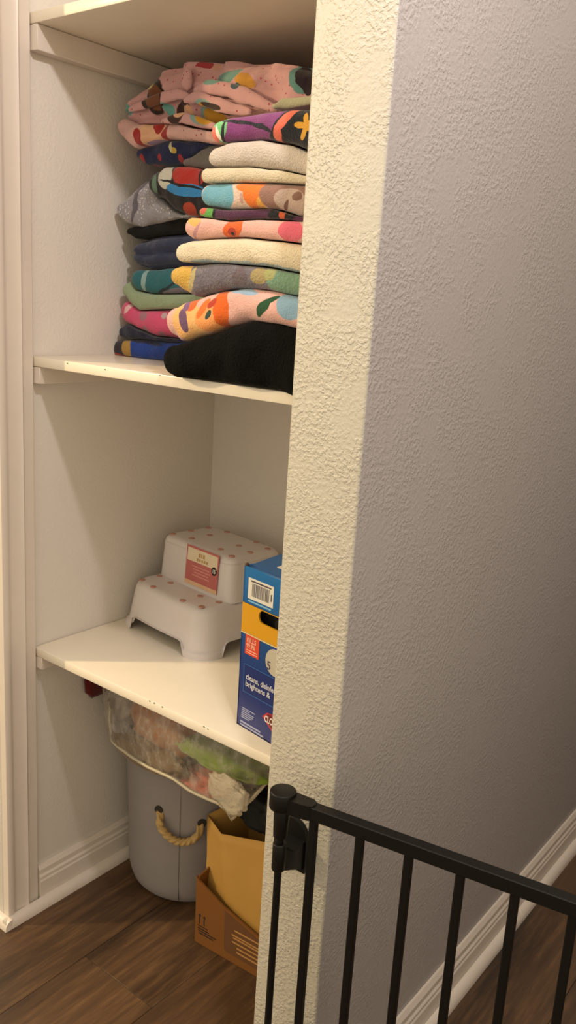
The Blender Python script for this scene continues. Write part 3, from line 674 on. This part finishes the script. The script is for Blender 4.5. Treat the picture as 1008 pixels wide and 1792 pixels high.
# ------------------------------------------------------------------ plastic bag and its contents
def bag_mat():
    n = N('clear plastic film'); v = n.coord((1, 1, .55))
    out = n.n['Material Output']
    streak = n.noise(v, 48, 6, .65); st2 = n.ramp(streak, [(.36, (.12, .12, .12, 1)), (.66, (.58, .58, .58, 1))])
    tr = n.add('ShaderNodeBsdfTransparent'); n.set(Roughness=.18); n.b.inputs['Base Color'].default_value = srgb('d9d2c8')
    n.b.inputs['Specular IOR Level'].default_value = .6
    n.l(n.bump(n.noise(v, 26, 6, .6), .55, .012), n.b.inputs['Normal'])
    tl = n.add('ShaderNodeBsdfTranslucent'); tl.inputs['Color'].default_value = srgb('d6cfc4')
    m0 = n.add('ShaderNodeMixShader'); m0.inputs[0].default_value = .35; n.l(n.b.outputs[0], m0.inputs[1]); n.l(tl.outputs[0], m0.inputs[2])
    mx = n.add('ShaderNodeMixShader'); n.l(st2, mx.inputs[0]); n.l(tr.outputs[0], mx.inputs[1]); n.l(m0.outputs[0], mx.inputs[2])
    n.l(mx.outputs[0], out.inputs['Surface']); return n.m
M_FILM = bag_mat()
# lower hem: measured points of the hem on the bag's front, x -> z
hem_px = [(157, 1218), (165, 1262), (190, 1296), (215, 1318), (260, 1347), (300, 1364), (330, 1386), (380, 1408), (408, 1424), (440, 1405), (466, 1376)]
BC = Vector((.262, .300, .44)); BA_, BB_ = .252, .195
def bag_xy(th, s):
    c, q = math.cos(th), math.sin(th)
    return BC.x+BA_*s*math.copysign(abs(c)**.62, c), BC.y+BB_*s*math.copysign(abs(q)**.62, q)
# find, per angle, hem height by projecting hem pixels on the bag's ellipse wall
hem = []
for px, py in hem_px:
    d = ray(px, py); best = None
    for k in range(400):
        p = CAM+d*(1.0+k*.003); e_ = abs((p.x-BC.x)/BA_)**(2/.62)+abs((p.y-BC.y)/BB_)**(2/.62)
        if best is None or e_ < best[0]: best = (e_, p)
        if e_ <= 1: break
    p = best[1] if best[0] > 1 else p
    a_x, a_y = (p.x-BC.x)/BA_, (p.y-BC.y)/BB_
    hem.append((math.atan2(math.copysign(abs(a_y)**(1/.62), a_y), math.copysign(abs(a_x)**(1/.62), a_x)) % (2*math.pi), p.z))
hem.sort()
def hem_z(th):
    th %= 2*math.pi
    if th < hem[0][0]:
        return hem[0][1]
    for (a, p), (b, q) in zip(hem, hem[1:]):
        if th <= b: return p+(q-p)*(th-a)/max(1e-6, b-a)
    return hem[-1][1]
def bag_me(scale=1.0):
    seg = 144; vs = []; fs = []
    prof = [(0, .965), (.05, .985), (.14, 1.0), (.28, 1.02), (.45, 1.03), (.62, 1.0), (.76, .93), (.87, .80), (.95, .58), (.99, .30), (1.0, .02)]
    for t, s in prof:
        for k in range(seg):
            th = 2*math.pi*k/seg; z0 = hem_z(th); zt = .578-.012*math.cos(th)
            z = z0+(zt-z0)*t
            wr = .022*noise.noise(Vector((math.cos(th)*2.2, math.sin(th)*2.2, z*6)))+.012*noise.noise(Vector((math.cos(th)*9, math.sin(th)*9, z*5)))+.006*math.sin(th*31+4*noise.noise(Vector((th*2, z*8, 1))))*(1-t)
            x, y = bag_xy(th, s+wr*(1 if t < .9 else .3)); x = max(x, .006); y = min(y, D-.006); x = min(x, XR0-.006)
            vs.append((x-BC.x, y-BC.y, min(z, Z3T-TH-.006)-BC.z))
    for j in range(len(prof)-1):
        for k in range(seg): fs.append([j*seg+k, j*seg+(k+1) % seg, (j+1)*seg+(k+1) % seg, (j+1)*seg+k])
    fs.append([(len(prof)-1)*seg+k for k in range(seg)])
    return mesh('plastic_bag', vs, fs)
bg_ = link('plastic_bag', bag_me(), M_FILM, loc=BC)
tag(bg_, 'clear plastic bag stuffed with colourful items bulging over the grey hamper', 'bag')
# thicker whitish gathered hem of the bag
rim = []
for k in range(97):
    th = math.pi*1.0+k/96*math.pi*1.02; x, y = bag_xy(th, .975); x = max(.008, x)
    rim.append((x-BC.x, y-BC.y, hem_z(th)-BC.z+.002))
link('gathered_hem', tube_me('gathered_hem', rim, .0035, 8), plain('milky plastic', 'bdb39c', .35), bg_)
n = N('crumpled milky film'); v = n.coord(); n.col(srgb('cfc4ae')); n.set(Roughness=.25, Alpha=.55)
n.l(n.bump(n.noise(v, 40, 5, .6), .8, .01), n.b.inputs['Normal'])
tc = hit(398, 1388, 1, .100)
tm = lump_me('bag_tail', (0, 0, 0), (.044, .011, .034), .22, 2.0, 31, sub=4, creases=.15)
for v_ in tm.vertices:
    k_ = max(0, (-v_.co.z-.008)/.022); v_.co.z -= .012*k_*max(0, 1-abs(v_.co.x-.008)/.016); v_.co.x += .006*k_
link('bag_tail', tm, n.m, bg_, tc-BC)
def content(name, label, c, r, hexc, seed, cat='cloth', **k):
    tag(link(name, lump_me(name, (0, 0, 0), r, .22, 2.4, seed, sub=4, creases=.12), fabric(name+' mat', hexc, nap=.2, var=.2), loc=c), label, cat, 'things inside the plastic bag')
content('orange_bundle', 'orange brown bundle seen through the clear plastic bag', (.205, .198, .452), (.095, .062, .066), 'a06a42', 2)
content('lime_cloth', 'lime green cloth seen through the clear plastic bag', (.370, .180, .436), (.112, .044, .018), '7d9434', 4)
content('pink_cloth', 'salmon pink cloth low in the clear plastic bag', (.330, .180, .362), (.055, .040, .020), 'c46a58', 6)
content('olive_cloth', 'dull olive cloth near the top of the clear plastic bag', (.30, .365, .485), (.165, .105, .062), '6a5a3c', 8)
content('white_bundle', 'pale bundle at the side of the clear plastic bag near the wall', (.070, .230, .455), (.050, .070, .060), '9a9088', 10)
content('tan_bundle', 'tan bundle low inside the clear plastic bag', (.205, .137, .386), (.100, .021, .026), '7a6244', 12)
tag(link('red_cloth', lump_me('red_cloth', (0, 0, 0), (.012, .034, .044), .2, 2.4, 14), fabric('red glow mat', '5a1512'), loc=(.017, .150, .495)), 'dark red lump in place of a red glow between the plastic bag and the side wall', 'cloth')  # solid lump added in place of a red glow on the wall
# ------------------------------------------------------------------ cardboard box
KA = Vector((.341, .150, 0)); KR = math.radians(4.0); KD = Vector((math.cos(KR), math.sin(KR), 0)); KN = Vector((-KD.y, KD.x, 0))
KW, KDp = .29, .185
kb = empty('cardboard_box', KA, 'brown cardboard box with a sloping cut front beside the grey hamper', 'box', KR)
M_CARD = plain('brown cardboard', '734611', .8, var=.08, vs=25, bump=.1, bs=200); M_CARDD = plain('darker cardboard print', '5f3c1c', .8)
def ku(px, py):
    p = hitp(px, py, KA, KN); return (p-KA).dot(KD), p.z
fp = [(0, .001), (KW, .001), (KW, .075), (.16, .094), (.072, .120), (.006, .150), (-.002, .158)]
link('front_panel', prism('front_panel', fp, 1, 0, .004), M_CARD, kb)
link('side_panel', prism('side_panel', [(.004, .001), (KDp, .001), (KDp, .17), (.004, .158)], 0, 0, .004), M_CARD, kb)
link('side_panel', prism('side_panel', [(.004, .001), (KDp, .001), (KDp, .17), (.004, .075)], 0, KW-.004, KW), M_CARD, kb)
link('back_panel', box_me('back_panel', (.004, KDp-.004, .001), (KW-.004, KDp, .17)), M_CARD, kb)
link('bottom_panel', box_me('bottom_panel', (.004, .004, .001), (KW-.004, KDp-.004, .005)), M_CARD, kb)
qa = ku(394, 1590); qb = ku(400, 1660)
link('printed_panel', prism('printed_panel', [(.078, .024), (.084, .019), (KW-.008, .019), (KW-.008, .070), (.16, .088), (.075, .114)], 1, -.0006, 0), M_CARDD, kb)
M_KL = plain('cardboard light print', 'a97c44', .8)
for k, (a, b, z) in enumerate([(.096, .24, .088), (.102, .22, .078), (.096, .26, .066), (.100, .27, .060), (.098, .27, .050), (.110, .26, .040), (.110, .27, .030)]):
    link('print_line', box_me('pl', (a, -.0011, z-(a-.09)*.02), (min(b, KW-.02), -.0006, z+.003)), M_KL, kb) if z < .085 else None
M_KI = plain('brown ink', '2a160a', .8)
for px in (348.5, 356.5):
    u_, v0_ = ku(px+.5, 1616+ (px-348.5)*.6); v1_ = ku(px, 1598+(px-348.5)*.6)[1]
    link('arrow', prism('arrow', [(u_-.0012, v0_), (u_+.0012, v0_), (u_+.0012, v1_-.005), (u_+.004, v1_-.005), (u_, v1_), (u_-.004, v1_-.005), (u_-.0012, v1_-.005)], 1, -.0006, 0), M_KI, kb)
a_ = ku(346, 1617); b_ = ku(363, 1627)
link('arrow_base', box_me('arrow_base', (a_[0], -.0006, a_[1]-.002), (b_[0], 0, a_[1])), M_KI, kb)
for k, L in enumerate((.030, .050, .042)): link('print_line', box_me('pl', (a_[0]+.002*k, -.0006, a_[1]-.0085-.0055*k), (a_[0]+L, 0, a_[1]-.006-.0055*k)), M_KI, kb)
# paper bag standing in the box
M_PAPER = plain('brown kraft paper', 'a9803a', .75, var=.10, vs=18, bump=.35, bs=22)
PF = [(.347, .166), (.412, .164), (.50, .169), (.600, .178), (.600, .318), (.48, .322), (.352, .300)]
PTOP = [(.297, .222), (.366, .190), (.49, .210), (.600, .228), (.600, .318), (.48, .322), (.345, .300)]
ZT_ = [.248, .250, .275, .290, .30, .30, .285]
def paper_me():
    vs = []; fs = []; n = 0; ring = []
    pts = []
    for i in range(len(PF)):
        a, b = PF[i], PF[(i+1) % len(PF)]; c, d = PTOP[i], PTOP[(i+1) % len(PF)]; za, zb_ = ZT_[i], ZT_[(i+1) % len(PF)]
        for k in range(8): t = k/8; pts.append((a[0]+(b[0]-a[0])*t, a[1]+(b[1]-a[1])*t, za+(zb_-za)*t, c[0]+(d[0]-c[0])*t, c[1]+(d[1]-c[1])*t))
    m = len(pts); NR = 14; cx, cy = .476, .26
    for j in range(NR+1):
        for x, y, zt, xt, yt in pts:
            t = j/NR; q_ = t*t; x, y = x+(xt-x)*q_, y+(yt-y)*q_; z = .007+(zt-.007)*t
            w = .006*noise.noise(Vector((x*14, y*14, z*12)))+.004*noise.noise(Vector((x*30+z*20, y*30, z*8)))
            k_ = 1-.02*(1-t)+w*4*math.sin(math.pi*min(1, t*.9+.1))
            vs.append((cx+(x-cx)*k_-.476, cy+(y-cy)*k_-.26, z))
    for j in range(NR):
        for k in range(m): fs.append([j*m+k, j*m+(k+1) % m, (j+1)*m+(k+1) % m, (j+1)*m+k])
    fs.append(list(range(m)))
    me = mesh('paper_bag', vs, fs); me.set_sharp_from_angle(angle=math.radians(28)); return me
pb_ = link('paper_bag', paper_me(), M_PAPER, loc=(.476, .26, 0)); tag(pb_, 'open brown paper bag standing inside the cardboard box', 'bag')
so = pb_.modifiers.new('thickness', 'SOLIDIFY'); so.thickness = .0012
tag(link('black_item', lump_me('black_item', (0, 0, 0), (.118, .040, .042), .30, 2.6, 21, sub=4, creases=.2), plain('black cloth', '0c0907', .8), loc=(.475, .268, .287)), 'black bundle filling the top of the paper bag', 'bundle')
# ------------------------------------------------------------------ gate
GP = Vector((.769, -.150, 0)); GA = math.radians(9.55)
ZR = .676
gt = empty('safety_gate', GP, 'black metal safety gate with upright bars hinged to the cream wall end', 'gate', GA)
link('hinge_cap', cyl_me('hinge_cap', (0, 0, ZR-.026), (0, 0, ZR), .0185, seg=36, bev=.002), M_BLACK, gt)
def arm_me():
    pr = [(0, .0125), (.030, .0115), (.044, .010), (.049, .006), (.050, 0), (.049, -.006), (.044, -.010), (.030, -.0115), (0, -.0125)]
    me = prism('hinge_arm', pr, 2, ZR-.026, ZR-.0045, True)
    return me
link('hinge_arm', arm_me(), M_BLACK, gt)
RL = 1.10
link('top_rail', box_me('top_rail', (.046, -.0085, ZR-.0255), (RL, .0085, ZR-.006), .0011, 1, False), M_BLACK, gt)
link('bottom_rail', box_me('bottom_rail', (-.004, -.0085, .045), (RL, .0085, .063), .002, 2), M_BLACK, gt)
link('hinge_sleeve', cyl_me('hinge_sleeve', (0, 0, .604), (0, 0, ZR-.024), .0102, .0115, 24, .0015), M_BLACK, gt)
link('hinge_rod', cyl_me('hinge_rod', (0, 0, .05), (0, 0, .62), .0054, seg=18), M_BLACK, gt)
bar = box_me('bar', (-.0055, -.0055, .060), (.0055, .0055, ZR-.024), .0015, 1, False); bar.materials.append(M_BLACK)
xb = .0495
while xb < RL:
    o = bpy.data.objects.new('bar', bar); COL.objects.link(o); o.parent = gt; o.location = (xb, 0, 0); xb += .0683
# wall bracket (in gate frame the wall plane is rotated; build in world axes and counter-rotate)
br = bpy.data.objects.new('wall_bracket', None)
def to_gate(vx):  # world offset from GP -> gate frame
    return Matrix.Rotation(-GA, 3, 'Z') @ Vector(vx)
def gpart(name, me, mat=M_BLACK):
    o = link(name, me, mat, gt); o.rotation_euler[2] = -GA; return o
wy = YD-GP.y      # wall plane in offset coordinates
plate = []
for k in range(17):
    a = math.pi*k/16; plate.append((-.020+.029*math.cos(a), .572+.028*math.sin(a)))
plate = [(.009, .520)]+plate+[(-.049, .520)]
gpart('bracket_plate', prism('bracket_plate', plate, 1, wy-.0085, wy-.001, True))
armb = [(-.013, .553), (.004, .5535), (.004, .592), (-.013, .592)]
gpart('bracket_sleeve', cyl_me('bracket_sleeve', (0, 0, .552), (0, 0, .594), .0098, seg=24, bev=.0015))
def web():
    vs = []; 
    for y, x0, x1, z0, z1 in ((0, -.008, .008, .553, .585), (wy*.45, -.018, .008, .540, .570), (wy-.007, -.040, .006, .526, .572)):
        vs += [(x0, y, z0), (x1, y, z0), (x1, y, z1), (x0, y, z1)]
    fs = [[0, 1, 2, 3], [8, 9, 10, 11]]
    for j in (0, 4):
        for k in range(4): fs.append([j+k, j+(k+1) % 4, j+4+(k+1) % 4, j+4+k])
    return mesh('bracket_arm', vs, fs, False)
gpart('bracket_arm', web())
bpy.data.objects.remove(br)
gpart('lower_bracket', box_me('lower_bracket', (-.012, -.006, .07), (.012, wy-.001, .10), .002, 2))
